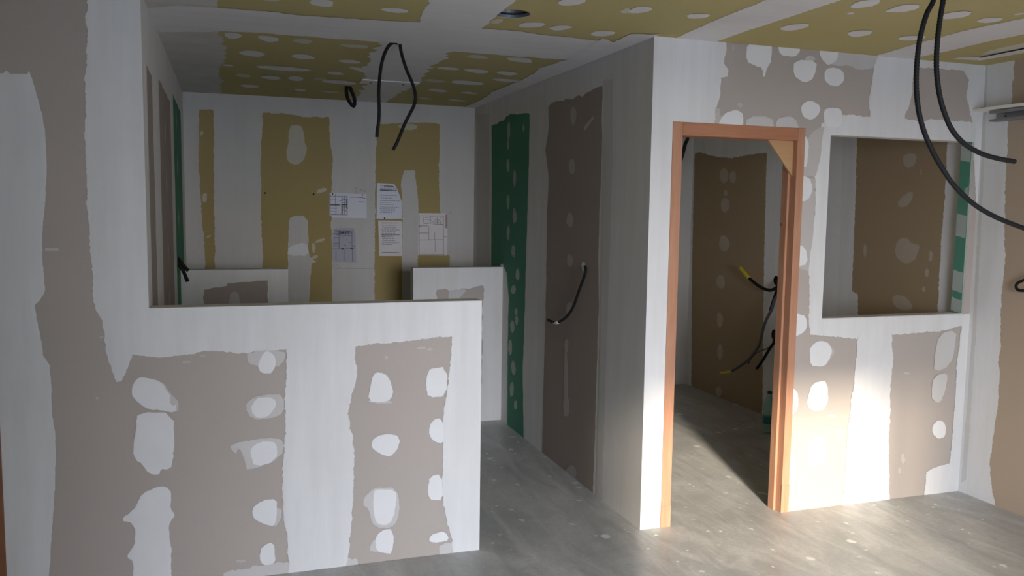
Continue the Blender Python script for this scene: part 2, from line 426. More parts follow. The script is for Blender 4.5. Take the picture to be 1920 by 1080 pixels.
# ceiling with a round hole for the duct
HX, HY, HR = 1.19, 3.56, 0.080
def ceiling():
    bm = bmesh.new(); n = 32; h = 0.12
    x0, x1, y0, y1 = XO, XR + .1, YS - .2, YB + .1
    sq = [(HX + h*max(-1, min(1, math.sqrt(2)*math.cos(2*math.pi*k/n))), HY + h*max(-1, min(1, math.sqrt(2)*math.sin(2*math.pi*k/n)))) for k in range(n)]
    ci = [(HX + HR*math.cos(2*math.pi*k/n), HY + HR*math.sin(2*math.pi*k/n)) for k in range(n)]
    S_ = [bm.verts.new((*p, H)) for p in sq]; I_ = [bm.verts.new((*p, H)) for p in ci]; T_ = [bm.verts.new((*p, H + .03)) for p in ci]
    for k in range(n):
        j = (k+1) % n
        bm.faces.new([S_[k], I_[k], I_[j], S_[j]]); f = bm.faces.new([I_[k], T_[k], T_[j], I_[j]]); f.material_index = 1
    for (a, b, c, d) in ((x0, HX-h, y0, y1), (HX+h, x1, y0, y1), (HX-h, HX+h, y0, HY-h), (HX-h, HX+h, HY+h, y1)):
        v = [bm.verts.new(p) for p in ((a, c, H), (a, d, H), (b, d, H), (b, c, H))]; bm.faces.new(v)
    for v in [[bm.verts.new(p) for p in ((x0, y0, H+.25), (x1, y0, H+.25), (x1, y1, H+.25), (x0, y1, H+.25))]]: bm.faces.new(v)
    for (a, b) in (((x0,y0),(x1,y0)), ((x1,y0),(x1,y1)), ((x1,y1),(x0,y1)), ((x0,y1),(x0,y0))):
        bm.faces.new([bm.verts.new(p) for p in ((*a,H),(*b,H),(*b,H+.25),(*a,H+.25))])
    for f in bm.faces:
        f.normal_update()
        if abs(f.normal.z) > .9 and ((f.calc_center_median().z < H+.1) == (f.normal.z > 0)): f.normal_flip()
    return struct(from_bm('ceiling', bm, [M_olive, M_base]))
ceil = ceiling()

wfl = grid_wall('wall_counter', [XO, -0.885, XL, XH], [0, ZC, H], lambda u, v: u > XL and v > ZC, YF, YF + .1, 1, [M_tan, M_base])
wfr = grid_wall('wall_front', [XP, DX0, DX1, WX0, WX1, XR], [0, WZ0, WZ1, DZ, H],
                lambda u, v: (DX0 < u < DX1 and v < DZ) or (WX0 < u < WX1 and WZ0 < v < WZ1), YF, YF + TF, 1, [M_tan, M_base])
wpa = struct(box_obj('wall_partition', (XP, XP + .09, YF + TF, YB, 0, H), M_base))
# the end of the partition under the front wall's corner
wl = struct(box_obj('wall_left', (XL - .1, XL, YF + .1, YB, 0, H), M_base))
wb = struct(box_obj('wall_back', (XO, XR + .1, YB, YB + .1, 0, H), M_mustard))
wr = struct(box_obj('wall_right', (XR, XR + .1, YS, YB, 0, H), M_warm))
wo_ = struct(box_obj('wall_outer_left', (XO - .1, XO, YS, YB, 0, H), M_tan))
ws = grid_wall('wall_street', [XO, OX0, OX1, XR + .1], [0, OZ, H], lambda u, v: OX0 < u < OX1 and v < OZ, YS - .2, YS, 1, [M_base, M_base], front=-1)
wll = struct(box_obj('wall_low_left', (XL, 0.382, 6.078, 6.178, 0, 1.2), M_base))
wlr = struct(box_obj('wall_low_right', (1.284, XP, 6.078, 6.178, 0, 1.2), M_base))

# doorway behind viewer; mullion and pane added to dim the beam's right side
d1 = struct(empty('door_1', (1.6, YS - .1, 0)))
def kid(name, b, m, parent, bev=0.002):
    o = box_obj(name, tuple(b), m, None, bev); o.parent = parent; o.matrix_parent_inverse = parent.matrix_world.inverted() if parent.location.length else Matrix()
    return o
bpy.context.view_layer.update()
kid('mullion', (2.14, 2.18, YS - .14, YS - .08, 0, OZ), M_alu, d1)
kid('dimming_pane', (2.18, OX1, YS - .115, YS - .105, 0.0, OZ), M_glass, d1, 0)

# ------------------------------------------------------------------ counter wall filler
Pc = Plane(wfl, 1, YF, -1, (-0.885, XH, 0, H))
colb = (-0.885, XL, 0, H); lowb = (-0.885, XH, 0, ZC)
patch(Pc, [(-20,136),(6,137),(12,132),(20,138),(52,137),(56,133),(62,152),(72,185),(80,215),(86,260),(88,320),(85,380),(80,430),(80,480),(85,545),(76,562),(66,572),(70,600),(76,625),(82,665),(94,685),(97,730),(99,780),(104,815),(106,850),(103,920),(98,1000),(92,1090),(-20,1090)], M_band, 1, b=colb)
patch(Pc, [(161,-30),(162,60),(158,130),(160,200),(157,260),(160,330),(164,400),(170,480),(174,560),(178,585),(190,600),(196,650),(205,690),(217,718),(229,716),(236,702),(243,685),(252,660),(268,580),(320,576),(320,-30)], M_band, 1, b=colb, amp=0.004)
patch(Pc, [(192,570),(205,640),(225,664),(250,667),(290,673),(340,668),(385,659),(420,661),(465,663),(536,656),(668,650),(700,646),(760,642),(800,636),(845,632),(930,626),(930,540),(180,560)], M_band, 2, b=lowb, amp=0.0025)
patch(Pc, [(535,640),(536,700),(533,750),(534,800),(530,850),(528,920),(531,970),(537,1010),(541,1085),(640,1085),(655,1040),(659,990),(663,920),(665,860),(663,820),(655,795),(654,775),(661,740),(668,715),(671,690),(667,670),(668,640)], M_band, 3, b=lowb, amp=0.004)
patch(Pc, [(846,620),(845,660),(840,700),(836,740),(828,790),(830,850),(827,900),(831,950),(838,985),(846,1010),(852,1050),(960,1050),(960,610)], M_band, 3, b=lowb, amp=0.002)
patch(Pc, [(420,1075),(450,1064),(520,1055),(560,1050),(640,1050),(670,1046),(672,1062),(600,1080),(420,1095)], M_thin, 1, b=lowb, amp=0.01)
patch(Pc, [(822,1022),(850,1012),(880,1016),(905,1020),(905,1050),(825,1050)], M_thin, 2, b=lowb, amp=0.008)
for p in (
  [(262,706),(280,708),(302,713),(315,735),(322,762),(333,755),(330,775),(300,770),(275,767),(252,750),(244,737),(250,718)],
  [(258,772),(326,774),(327,830),(325,872),(314,882),(302,879),(297,891),(280,889),(268,872),(250,855),(250,830),(254,800)],
  [(278,918),(300,909),(319,915),(322,935),(321,955),(331,967),(320,977),(318,1010),(322,1040),(321,1110),(252,1110),(250,1052),(236,1045),(247,1030),(252,1015),(252,982),(226,974),(248,958),(258,940),(266,925)],
  [(488,668),(497,657),(512,662),(518,675),(515,695),(505,702),(490,700),(482,685)],
  [(470,760),(480,744),(505,743),(519,752),(515,770),(500,782),(484,785),(472,775)],
  [(466,852),(475,833),(497,826),(521,828),(519,864),(478,876)],
  [(476,948),(490,938),(519,934),(520,955),(518,976),(514,986),(500,985),(480,975),(472,962)],
  [(486,1030),(497,1020),(513,1015),(516,1040),(519,1052),(513,1058),(500,1062),(488,1052)],
  [(699,700),(712,697),(729,706),(738,730),(733,750),(718,754),(688,753),(693,725)],
  [(697,825),(710,815),(735,812),(751,822),(745,845),(730,857),(710,852),(695,838)],
  [(698,945),(700,925),(705,917),(743,917),(744,940),(740,962),(732,984),(708,985),(702,968)],
  [(702,1012),(712,993),(738,990),(737,1038),(720,1036),(704,1032)],
  [(800,705),(806,689),(838,688),(840,742),(801,746),(798,725)],
  [(803,800),(812,785),(826,783),(834,800),(832,832),(815,830),(803,818)],
  [(801,915),(805,893),(828,886),(832,938),(810,938),(802,928)],
  [(803,1008),(815,998),(835,996),(842,1012),(825,1018),(806,1018)]):
    dab(Pc, p, b=lowb)
for p in ([(462,658),(536,656),(535,676),(520,690),(482,687),(466,682)],
  [(458,762),(470,745),(510,738),(533,742),(533,776),(505,785),(472,787)],
  [(430,833),(480,822),(520,820),(532,830),(532,856),(464,886),(458,862),(447,838),(443,852),(437,848)],
  [(515,952),(529,953),(528,975),(512,992)], [(678,945),(690,922),(706,913),(746,914),(751,960),(738,990),(702,990),(692,955)],
  [(690,1030),(704,1005),(712,1030),(706,1036)], [(690,748),(735,752),(733,757),(690,757)], [(304,712),(318,735),(336,752),(334,775),(305,768)]):
    dab(Pc, p, M_thin, 2, b=lowb)
patch(Pc, [(84,464),(110,464),(110,472),(84,472)], M_thin, 1, 'plaster_dab', rim=.006)
for (x, y, a, c) in ((755, 622, 8, 2), (790, 652, 9, 3), (350, 679, 9, 3), (806, 655, 6, 3), (725, 670, 4, 3), (452, 1052, 9, 2), (380, 667, 5, 2), (190, 632, 4, 2), (182, 747, 3, 2)):
    oval(Pc, x, y, a, c, M_faint, 1, rim=.004)

# ------------------------------------------------------------------ front wall filler
Pf = Plane(wfr, 1, YF, -1, (XP, XR, 0, H))
belowb = (DX1, XR, 0, WZ0)
patch(Pf, [(1200,40),(1340,60),(1361,60),(1362,95),(1359,118),(1366,130),(1364,144),(1353,147),(1350,182),(1344,204),(1341,236),(1200,240)], M_band, 1, b=(XP, XR, DZ, H))
patch(Pf, [(1200,215),(1270,215),(1256,600),(1236,1010),(1150,1010)], M_band, 2, b=(XP, DX0, 0, DZ + .08))
patch(Pf, [(1629,80),(1650,80),(1722,100),(1712,140),(1711,170),(1707,195),(1697,218),(1694,275),(1634,275),(1631,225),(1628,190),(1632,160),(1637,130)], M_band, 2, b=(DX1, XR, WZ1, H))
patch(Pf, [(1716,90),(1860,105),(1860,275),(1826,275),(1822,228),(1816,200),(1811,180),(1815,150),(1806,134),(1780,131),(1722,128)], M_band, 1, b=(DX1, XR, WZ1, H))
patch(Pf, [(1540,232),(1580,214),(1640,219),(1700,222),(1730,228),(1745,222),(1800,226),(1860,230),(1860,285),(1540,270)], M_band, 1, b=(DX1, XR, WZ1, H))
patch(Pf, [(1533,250),(1527,330),(1529,380),(1521,440),(1515,500),(1517,560),(1515,600),(1518,625),(1570,625),(1570,240),(1540,240)], M_band, 1, b=(DX1, WX0, 0, H))
patch(Pf, [(1515,585),(1518,628),(1560,632),(1605,636),(1680,628),(1760,622),(1800,612),(1815,612),(1830,560)], M_band, 2, b=belowb)
patch(Pf, [(1804,560),(1802,612),(1793,680),(1787,790),(1779,868),(1753,875),(1735,885),(1732,930),(1880,930),(1880,560)], M_band, 3, b=belowb, amp=.003)
patch(Pf, [(1860,180),(1820,200),(1840,600),(1870,600)], M_band, 3, b=(WX1, XR, 0, H))
patch(Pf, [(1621,608),(1632,600),(1660,599),(1673,603),(1673,640),(1674,680),(1670,720),(1669,780),(1667,840),(1668,900),(1667,980),(1576,980),(1582,890),(1587,820),(1592,770),(1598,730),(1603,690),(1606,640)], M_band, 4, b=belowb, amp=.005)
for p in (
  [(1400,78),(1446,78),(1447,112),(1438,127),(1431,149),(1429,127),(1414,124),(1398,116)],
  [(1458,82),(1500,84),(1498,102),(1480,107),(1461,103)],
  [(1489,112),(1532,112),(1529,144),(1508,157),(1486,141)],
  [(1536,90),(1570,92),(1571,112),(1556,123),(1545,118),(1537,108)],
  [(1544,131),(1560,125),(1580,131),(1584,147),(1575,161),(1558,163),(1545,150)],
  [(1500,200),(1508,190),(1525,188),(1539,200),(1536,215),(1520,225),(1504,220)],
  [(1542,206),(1556,201),(1576,204),(1580,215),(1578,235),(1565,242),(1545,237)],
  [(1348,226),(1362,208),(1385,206),(1394,216),(1391,240),(1348,240)]):
    dab(Pf, p, b=(XP, XR, DZ - .01, H))
for p in ([(1398,217),(1448,218),(1451,242),(1397,242)], [(1455,222),(1470,217),(1490,219),(1500,245),(1455,245)],
  [(1505,113),(1512,104),(1525,105),(1531,115)]):
    dab(Pf, p, M_thin, 3, b=(XP, XR, DZ - .01, H))
dab(Pf, [(1560,90),(1650,92),(1641,125),(1628,130),(1613,134),(1592,122),(1575,124),(1556,122)], M_thin, 2, b=(XP, XR, 0, H))
patch(Pf, [(1340,200),(1352,205),(1350,216),(1395,212),(1395,245),(1340,245)], M_faint, 1, 'plaster_dab', b=(XP, XR, DZ - .01, H))
patch(Pf, [(1496,330),(1530,335),(1526,440),(1516,510),(1490,500)], M_faint, 1, 'plaster_dab', b=(DX1, WX0, 0, H))
patch(Pf, [(1530,240),(1546,236),(1540,300),(1530,330),(1505,330),(1510,262)], M_faint, 1, 'plaster_dab', b=(DX1, WX0, 0, H))
for p in (
  [(1517,665),(1519,650),(1530,640),(1548,638),(1561,655),(1553,681),(1538,688),(1519,684)],
  [(1513,750),(1519,725),(1531,714),(1552,714),(1552,767),(1525,773),(1514,762)],
  [(1511,845),(1517,825),(1535,814),(1548,825),(1549,855),(1541,872),(1511,873)],
  [(1480,590),(1505,587),(1513,600),(1510,625),(1480,633)], [(1480,728),(1494,731),(1498,755),(1490,776),(1480,776)],
  [(1475,852),(1493,857),(1496,885),(1484,906),(1475,906)],
  [(1495,328),(1518,333),(1525,355),(1514,377),(1495,377)], [(1490,457),(1511,463),(1515,495),(1490,502)], [(1500,254),(1516,258),(1515,312),(1500,314)]):
    dab(Pf, p, b=(DX1, WX0 + .6, 0, H))
for p in ([(1758,625),(1793,618),(1790,650),(1782,685),(1749,699),(1752,665)], [(1750,705),(1776,696),(1774,725),(1763,757),(1747,752),(1745,725)]):
    dab(Pf, p, M_thin, 4, b=belowb)
dab(Pf, [(1747,797),(1760,786),(1773,795),(1772,818),(1758,824),(1746,812)], b=belowb)
for (x, y, a, c) in ((1387,197,4,4),(1558,660,6,8),(1693,860,4,9),(1686,882,3,6),(1560,780,8,3),(1575,810,8,3),(1700,700,6,3),(1375,90,2,4)):
    oval(Pf, x, y, a, c, M_faint, 1, rim=.004)
# window lining: green board reveal on the right side with filler over it
w1 = struct(empty('window_1', (0, 0, 0)))
rev = box_obj('reveal_board', (WX1 - .004, WX1 + .001, YF + .012, YF + TF - .002, WZ0, WZ1), M_green, w1); rev['label'] = 'moisture-resistant green board lining'
box_obj('sill', (WX0, WX1, YF + .004, YF + TF, WZ0 - .001, WZ0 + .003), M_base, w1)
Pj = Plane(w1, 0, WX1 - .004, -1, (YF + .012, YF + TF - .002, WZ0, WZ1))
for (z0, z1) in ((1.07, 1.17), (1.19, 1.33), (1.51, 1.66), (1.95, 2.07)):
    patch(Pj, [(YF, z0), (YF + .1, z0 + .02), (YF + .1, z1), (YF, z1 - .02)], M_thing, 1, 'plaster_dab', world=True, rim=.008, amp=.008)
patch(Pj, [(YF, 1.72), (YF + .05, 1.74), (YF + .04, 1.80), (YF, 1.82)], M_thing, 1, 'plaster_dab', world=True)

# ------------------------------------------------------------------ right wall filler (before and beyond the front wall)
Pr = Plane(wr, 0, XR, -1, (YS, YF, 0, H))
patch(Pr, [(1800,100),(1904,90),(1902,150),(1898,190),(1893,215),(1888,300),(1885,400),(1885,480),(1880,560),(1878,640),(1873,680),(1876,700),(1872,750),(1866,800),(1863,830),(1857,870),(1860,905),(1872,985),(1780,960)], M_band, 1, amp=.006)
patch(Pr, [(1846,122),(1853,122),(1842,400),(1830,640),(1812,900),(1802,905),(1822,640),(1835,400)], M_shade, 2, amp=.004)  # corner shadow painted as a darker strip
Pq = Plane(wr, 0, XR, -1, (YF + TF, YB, 0, H))
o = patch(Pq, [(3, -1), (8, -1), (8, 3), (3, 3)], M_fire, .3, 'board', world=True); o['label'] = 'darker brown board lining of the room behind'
patch(Pq, [(1428,840),(1432,500),(1437,300),(1440,120),(1612,120),(1606,330),(1603,420),(1600,500),(1598,545),(1609,551),(1610,620),(1612,960)], M_band, 1)
patch(Pq, [(1490,120),(1585,120),(1577,420),(1568,600),(1565,950),(1480,900)], M_dab, 2, 'plaster_band', rim=.004, amp=.001)
patch(Pq, [(1784,120),(1860,120),(1850,960),(1745,960),(1757,590),(1765,440),(1772,350)], M_band, 1)
patch(Pq, [(1240,120),(1305,120),(1303,290),(1300,400),(1298,500),(1296,780),(1240,780)], M_band, 1)
patch(Pq, [(1240,100),(1640,100),(1600,240),(1445,286),(1425,288),(1400,292),(1372,297),(1340,294),(1312,286),(1240,300)], M_band, 2)
for (x, y, a, c) in ((1358,331,8,14),(1374,332,6,12),(1360,385,9,14),(1361,362,4,6),(1358,457,9,16),(1352,528,8,13),(1350,600,6,14),(1350,660,5,14),(1348,735,6,10)):
    oval(Pq, x, y, a, c, M_thinf, 2)
for p in ([(1694,290),(1712,286),(1721,292),(1716,310),(1700,316),(1692,305)], [(1683,375),(1700,362),(1713,358),(1712,375),(1697,390),(1684,388)],
  [(1678,465),(1684,450),(1698,443),(1712,458),(1725,458),(1722,475),(1715,488),(1700,496),(1688,489),(1680,482)], [(1672,555),(1690,552),(1705,562),(1715,580),(1695,583),(1676,575)]):
    dab(Pq, p, M_thinf, 2)
for (x, y, a, c) in ((1622,470,3,12),(1745,480,5,10),(1738,512,4,8),(1732,542,4,5),(1727,322,2,6)):
    oval(Pq, x, y, a, c, M_thinf, 1, rim=.004)
Pb2 = Plane(wb, 1, YB, -1, (XP + .09, XR, 0, H))
patch(Pb2, [(2.0, -.1), (4.3, -.1), (4.3, 2.7), (2.0, 2.7)], M_band, 1, world=True)

# ------------------------------------------------------------------ partition (dark side wall)
Pp = Plane(wpa, 0, XP, -1, (YF + TF, YB, 0, H))
o = patch(Pp, [(922,236),(933,232),(938,227),(945,226),(950,218),(958,213),(970,215),(979,212),(993,213),(992,300),(989,400),(986,500),(983,620),(980,700),(982,825),(951,800),(952,640),(954,560),(950,512),(942,494),(934,500),(921,502),(922,350)], M_green, 1, 'board', rim=.004, amp=.004); o['label'] = 'bare green board strip'
o = patch(Pp, [(1028,200),(1036,192),(1052,189),(1075,186),(1084,180),(1092,181),(1100,173),(1130,160),(1128,300),(1124,400),(1122,500),(1123,560),(1122,600),(1119,700),(1116,800),(1112,930),(1016,860),(1019,720),(1023,600),(1025,480),(1026,400),(1029,330),(1023,280),(1029,240)], M_brown, 1, 'board', rim=.004, amp=.005); o['label'] = 'bare brown board strip'
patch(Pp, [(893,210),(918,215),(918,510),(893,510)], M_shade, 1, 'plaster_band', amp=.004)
patch(Pp, [(997,205),(1024,195),(1020,520),(1014,850),(985,830),(990,500)], M_band, 2, amp=.004)
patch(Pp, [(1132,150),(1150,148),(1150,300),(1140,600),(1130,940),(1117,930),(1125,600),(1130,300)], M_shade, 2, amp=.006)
for (x, y, a, c) in ((954,245,3,18),(953,270,2,10),(953,310,3,12),(965,335,3,16),(953,378,3,14),(965,405,4,16),(953,437,3,14),(963,470,4,12),(982,240,2,8),
                     (971,515,4,12),(963,543,5,8),(969,600,3,10),(961,612,4,12),(957,650,4,14),(968,585,3,8),(963,690,4,14),(960,730,4,14),(967,760,3,10)):
    oval(Pp, x, y, a, c, M_thing, 2, rim=.012, amp=.002)
for (x, y, a, c) in ((1076,216,6,17),(1073,313,6,15),(1070,413,7,14),(1069,488,6,13),(1068,578,6,14),(1063,648,4,14),(1062,710,4,60),(1062,762,6,22),(1072,885,10,14)):
    oval(Pp, x, y, a, c, M_thinb, 3, rim=.012, amp=.003)
patch(Pp, [(1095,240),(1112,218),(1114,222),(1098,244)], M_faint, 3, 'plaster_dab', rim=.004)

# ------------------------------------------------------------------ recess left wall
Pl = Plane(wl, 0, XL, 1, (YF + .1, YB, 0, H))
def ystrip(x0, x1, z0, z1, m, nm='board', lab=None, layer=1, yref=400):
    a, b = at(x0, yref, 0, XL).y, at(x1, yref, 0, XL).y
    return patch(Pl, [(a, z0), (b, z0), (b - .02, z1 - .02), (a + .02, z1)], m, layer, nm, world=True, rim=.004, amp=.008, label=lab)
ystrip(281, 292, -.1, 2.24, M_brown, lab='bare brown board strip by the opening')
ystrip(303, 324, -.1, 2.27, M_brown, lab='bare brown board strip beside the green one')
ystrip(329, 343, -.1, 2.33, M_green, lab='bare green board strip')
for k, z in enumerate((2.05, 1.75, 1.4, 1.1)):
    y0 = at(313, 400, 0, XL).y
    patch(Pl, [(y0 - .05, z), (y0, z - .08), (y0 + .05, z), (y0, z + .09)], M_thinb, 3, 'plaster_dab', world=True)
    y0 = at(334, 400, 0, XL).y
    patch(Pl, [(y0 - .04, z + .15), (y0, z + .06), (y0 + .05, z + .15), (y0, z + .23)], M_thinb, 3, 'plaster_dab', world=True)

# ------------------------------------------------------------------ recess far wall
Pb = Plane(wb, 1, YB, -1, (XL, XP, 0, H))
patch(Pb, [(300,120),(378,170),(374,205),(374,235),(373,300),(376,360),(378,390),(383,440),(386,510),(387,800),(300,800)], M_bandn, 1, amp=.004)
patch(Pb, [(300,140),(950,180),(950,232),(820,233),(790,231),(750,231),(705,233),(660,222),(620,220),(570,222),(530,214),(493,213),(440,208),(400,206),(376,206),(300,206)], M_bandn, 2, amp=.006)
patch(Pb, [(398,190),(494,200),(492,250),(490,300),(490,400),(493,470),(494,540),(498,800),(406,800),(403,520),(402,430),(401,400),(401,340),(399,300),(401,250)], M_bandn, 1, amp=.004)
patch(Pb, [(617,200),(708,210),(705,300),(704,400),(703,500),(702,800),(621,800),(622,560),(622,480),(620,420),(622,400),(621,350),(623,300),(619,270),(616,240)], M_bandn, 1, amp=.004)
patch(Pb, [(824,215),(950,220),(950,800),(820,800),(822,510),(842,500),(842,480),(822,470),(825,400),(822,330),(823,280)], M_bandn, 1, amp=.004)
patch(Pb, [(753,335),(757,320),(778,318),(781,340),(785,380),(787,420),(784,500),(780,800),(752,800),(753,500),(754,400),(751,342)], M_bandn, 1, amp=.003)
dab(Pb, [(542,237),(555,233),(568,237),(573,275),(577,276),(571,300),(556,311),(540,306),(535,285),(540,270)], M_thinm, 1)
dab(Pb, [(539,275),(575,272),(572,280),(538,284)], M_thinm, 2)
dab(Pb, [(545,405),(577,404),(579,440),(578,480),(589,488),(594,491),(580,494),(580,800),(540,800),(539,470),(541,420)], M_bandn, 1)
dab(Pb, [(539,462),(575,452),(581,480),(540,480)], M_dab, 2)
dab(Pb, [(745,232),(784,232),(780,245),(750,243)], M_thinm, 2)
for (x, y, a, c) in ((384,371,5,8),(378,250,3,4),(392,443,5,3),(603,357,11,4),(600,451,9,3),(588,465,3,10),(590,482,6,3)):
    oval(Pb, x, y, a, c, M_thinm, 1, rim=.006, skew=-.3)
# low walls at the back of the recess
Pll = Plane(wll, 1, 6.078, -1, (XL, 0.382, 0, 1.2))
o = patch(Pll, [(382,542),(400,540),(425,537),(428,532),(445,528),(470,527),(503,525),(502,700),(382,700)], M_brown, 1, 'board', amp=.008); o['label'] = 'bare brown board middle'
dab(Pll, [(427,600),(429,553),(440,545),(450,552),(452,600)], M_thinb, 2)
Plr = Plane(wlr, 1, 6.078, -1, (1.284, XP, 0, 1.2))
o = patch(Plr, [(819,543),(835,541),(852,545),(866,541),(880,542),(893,537),(905,536),(903,720),(820,720)], M_tan, 1, 'board', amp=.01); o['label'] = 'bare tan board middle'
dab(Plr, [(842,543),(880,541),(860,560),(845,575),(840,560)], M_thin, 2)

# ------------------------------------------------------------------ ceiling filler
Pz = Plane(ceil, 2, H, -1, (XL, XR, YS, YB))
nook = (XL, XP, YS, YB)
patch(Pz, [(-.5, 2.9), (-.02, 2.9), (-.03, 3.4), (-.02, 4.0), (-.02, 4.6), (.0, 5.2), (-.05, 5.7), (-.03, 6.2), (-.07, 7.1), (-.5, 7.1)], M_grub, 1, world=True, b=nook, amp=.015)
patch(Pz, [(230,20),(330,8),(410,13),(520,22),(560,28),(620,31),(720,37),(790,41),(845,46),(900,52),(960,56),(1000,62),(1060,68),(1140,77),(1250,80),(1200,120),(1058,111),(940,103),(855,96),(745,80),(640,73),(600,70),(500,62),(425,58),(300,60)], M_bandx, 3, b=nook, amp=.01)
patch(Pz, [(785,52),(788,28),(798,10),(812,-20),(1000,-20),(940,22),(900,56)], M_bandx, 2, b=nook, amp=.006)
patch(Pz, [(721,70),(692,107),(690,118),(672,130),(684,140),(690,152),(680,166),(660,200),(720,204),(730,186),(760,170),(790,152),(812,124),(832,112),(850,88)], M_bandx, 2, b=nook, amp=.02)
patch(Pz, [(1130,70),(1150,78),(1163,72),(1182,62),(1215,63),(1240,62),(1240,100),(860,225),(866,202),(888,192),(905,185),(920,172),(950,160),(975,150),(1000,137),(1012,126),(1035,119),(1062,110)], M_bandx, 4, b=nook, amp=.008)
patch(Pz, [(1265,72),(1277,66),(1300,55),(1357,30),(1417,7),(1480,-20),(1620,-20),(1577,0),(1495,27),(1403,57),(1346,77),(1330,85)], M_bandx, 2, b=(XL, XR, YS, YF), amp=.003)
patch(Pz, [(1640,105),(1651,101),(1711,83),(1807,57),(1920,33),(2050,5),(2050,32),(1920,64),(1842,80),(1771,97),(1718,108),(1700,120)], M_bandx, 2, b=(XL, XR, YS, YF), amp=.003)
patch(Pz, [(1785,110),(1800,106),(1835,106),(1925,88),(1960,82),(1960,90),(1925,98),(1838,113)], M_bandx, 2, b=(XL, XR, YS, YF), amp=.002)
patch(Pz, [(1835,105),(1856,94),(1900,84),(1960,72),(1960,82),(1925,88)], M_thinc, 1, b=(XL, XR, YS, YF))
patch(Pz, [(1837,106.2),(1925,88.2),(1960,81),(1960,83),(1925,90.4),(1837,107.6)], M_hole, 3, 'shadow_gap', rim=.001, amp=.0005, b=(XL, XR, YS, YF), label='open joint in the ceiling')
for (x, y, a, c) in ((602,5,28,7),(742,19,28,5),(508,-1,18,3),(437,66,18,6),(503,72,22,6),(568,77,20,5),(474,100,26,6),(567,106,26,5),(664,86,31,4),(657,115,22,4),(530,128,54,4),
  (630,137,18,3),(456,141,16,4),(508,145,22,4),(554,147,17,5),(600,147,14,3),(637,154,37,4),(468,161,20,3),(563,168,12,2),(620,172,18,2),(428,122,14,2),
  (896,106,24,4),(975,112,28,5),(840,128,22,3),(895,133,26,4),(950,137,22,4),(815,151,22,3),(878,155,36,4),(950,150,30,3),(820,169,20,3),(880,174,18,2),(857,188,18,2),(797,184,13,2),
  (668,128,16,3)):
    oval(Pz, x, y, a*.92, c*.92, M_bandx if (x + y) % 3 else M_thinc, 2, b=nook, rim=.012, amp=.004, skew=.08)
for p in ([(971,46),(980,42),(1000,40),(1023,42),(1022,48),(1000,51),(976,51)], [(1027,51),(1045,47),(1065,47),(1078,50),(1055,56),(1038,57)], [(1107,62),(1120,57),(1154,58),(1152,64),(1130,68),(1110,66)],
  [(1040,5),(1060,-3),(1100,-4),(1098,5),(1060,11)], [(1175,19),(1205,9),(1229,16),(1205,24),(1178,24)], [(1285,29),(1300,24),(1335,26),(1325,33),(1292,35)],
  [(1461,51),(1480,45),(1517,43),(1518,49),(1490,57),(1465,56)], [(1585,62),(1605,56),(1640,56),(1630,65),(1600,70)], [(1590,12),(1605,2),(1650,-4),(1648,8),(1605,16)],
  [(1659,20),(1690,8),(1726,7),(1722,16),(1690,23),(1662,22)], [(1680,71),(1700,66),(1740,66),(1730,74),(1690,76)], [(1757,32),(1780,22),(1824,19),(1818,30),(1775,36)],
  [(1828,38),(1850,32),(1884,32),(1872,40),(1840,43)], [(1585,24),(1600,21),(1604,25),(1590,27)]):
    dab(Pz, p, M_bandx, 2, b=(XL, XR, YS, YF if p[0][0] > 1240 else YB))
for p in ([(920,40),(932,34),(945,36),(938,43),(925,45)], [(1160,20),(1178,13),(1185,24),(1165,25)], [(1900,26),(1918,22),(1925,25),(1905,29)]):
    dab(Pz, p, M_thinc, 1)

# ------------------------------------------------------------------ doors
d2 = struct(empty('door_2', (0, 0, 0)))
fy0, fy1 = YF - .006, YF + TF + .01
pw = 0.056
box_obj('jamb', (DX0, DX0 + pw, fy0, fy1, 0, DZ), M_wood, d2, .002)
o = box_obj('jamb', (DX1 - .047, DX1, fy0, fy1, 0, DZ), M_wood, d2, .002)
box_obj('head', (DX0 + pw, DX1 - .047, fy0 + .001, fy1, DZ - .066, DZ), M_woodx, d2, .002)
box_obj('door_stop', (DX1 - .047 - .014, DX1 - .047, YF + .045, fy1, 0, DZ - .066), M_wood, d2, .001)
gx1, gz1 = DX1 - .047, DZ - .066
bm = bmesh.new()
tri = [(gx1 - .158, gz1), (gx1, gz1), (gx1, gz1 - .185)]
va = [bm.verts.new((x, YF + .028, z)) for x, z in tri]; vb = [bm.verts.new((x, YF + .042, z)) for x, z in tri]
bm.faces.new(va); bm.faces.new(vb[::-1])
for i in range(3): bm.faces.new([va[i], vb[i], vb[(i+1) % 3], va[(i+1) % 3]])
bmesh.ops.recalc_face_normals(bm, faces=bm.faces); bevel(bm, .001, 1)
o = from_bm('corner_brace', bm, M_ply, d2); o['label'] = 'triangular plywood brace'
box_obj('plinth_block', (DX1 - .049, DX1 + .001, fy0 - .002, fy0 + .004, 0, .155), M_wood, d2, .001)
box_obj('plinth_block', (DX0 - .001, DX0 + pw + .001, fy0 - .002, fy0 + .004, 0, .115), M_wood, d2, .001)
d3 = struct(empty('door_3', (0, 0, 0)))
o = box_obj('jamb', (-0.95, -0.885, YF - .012, YF - .0005, 0, 2.09), M_brownwood, d3, .002)

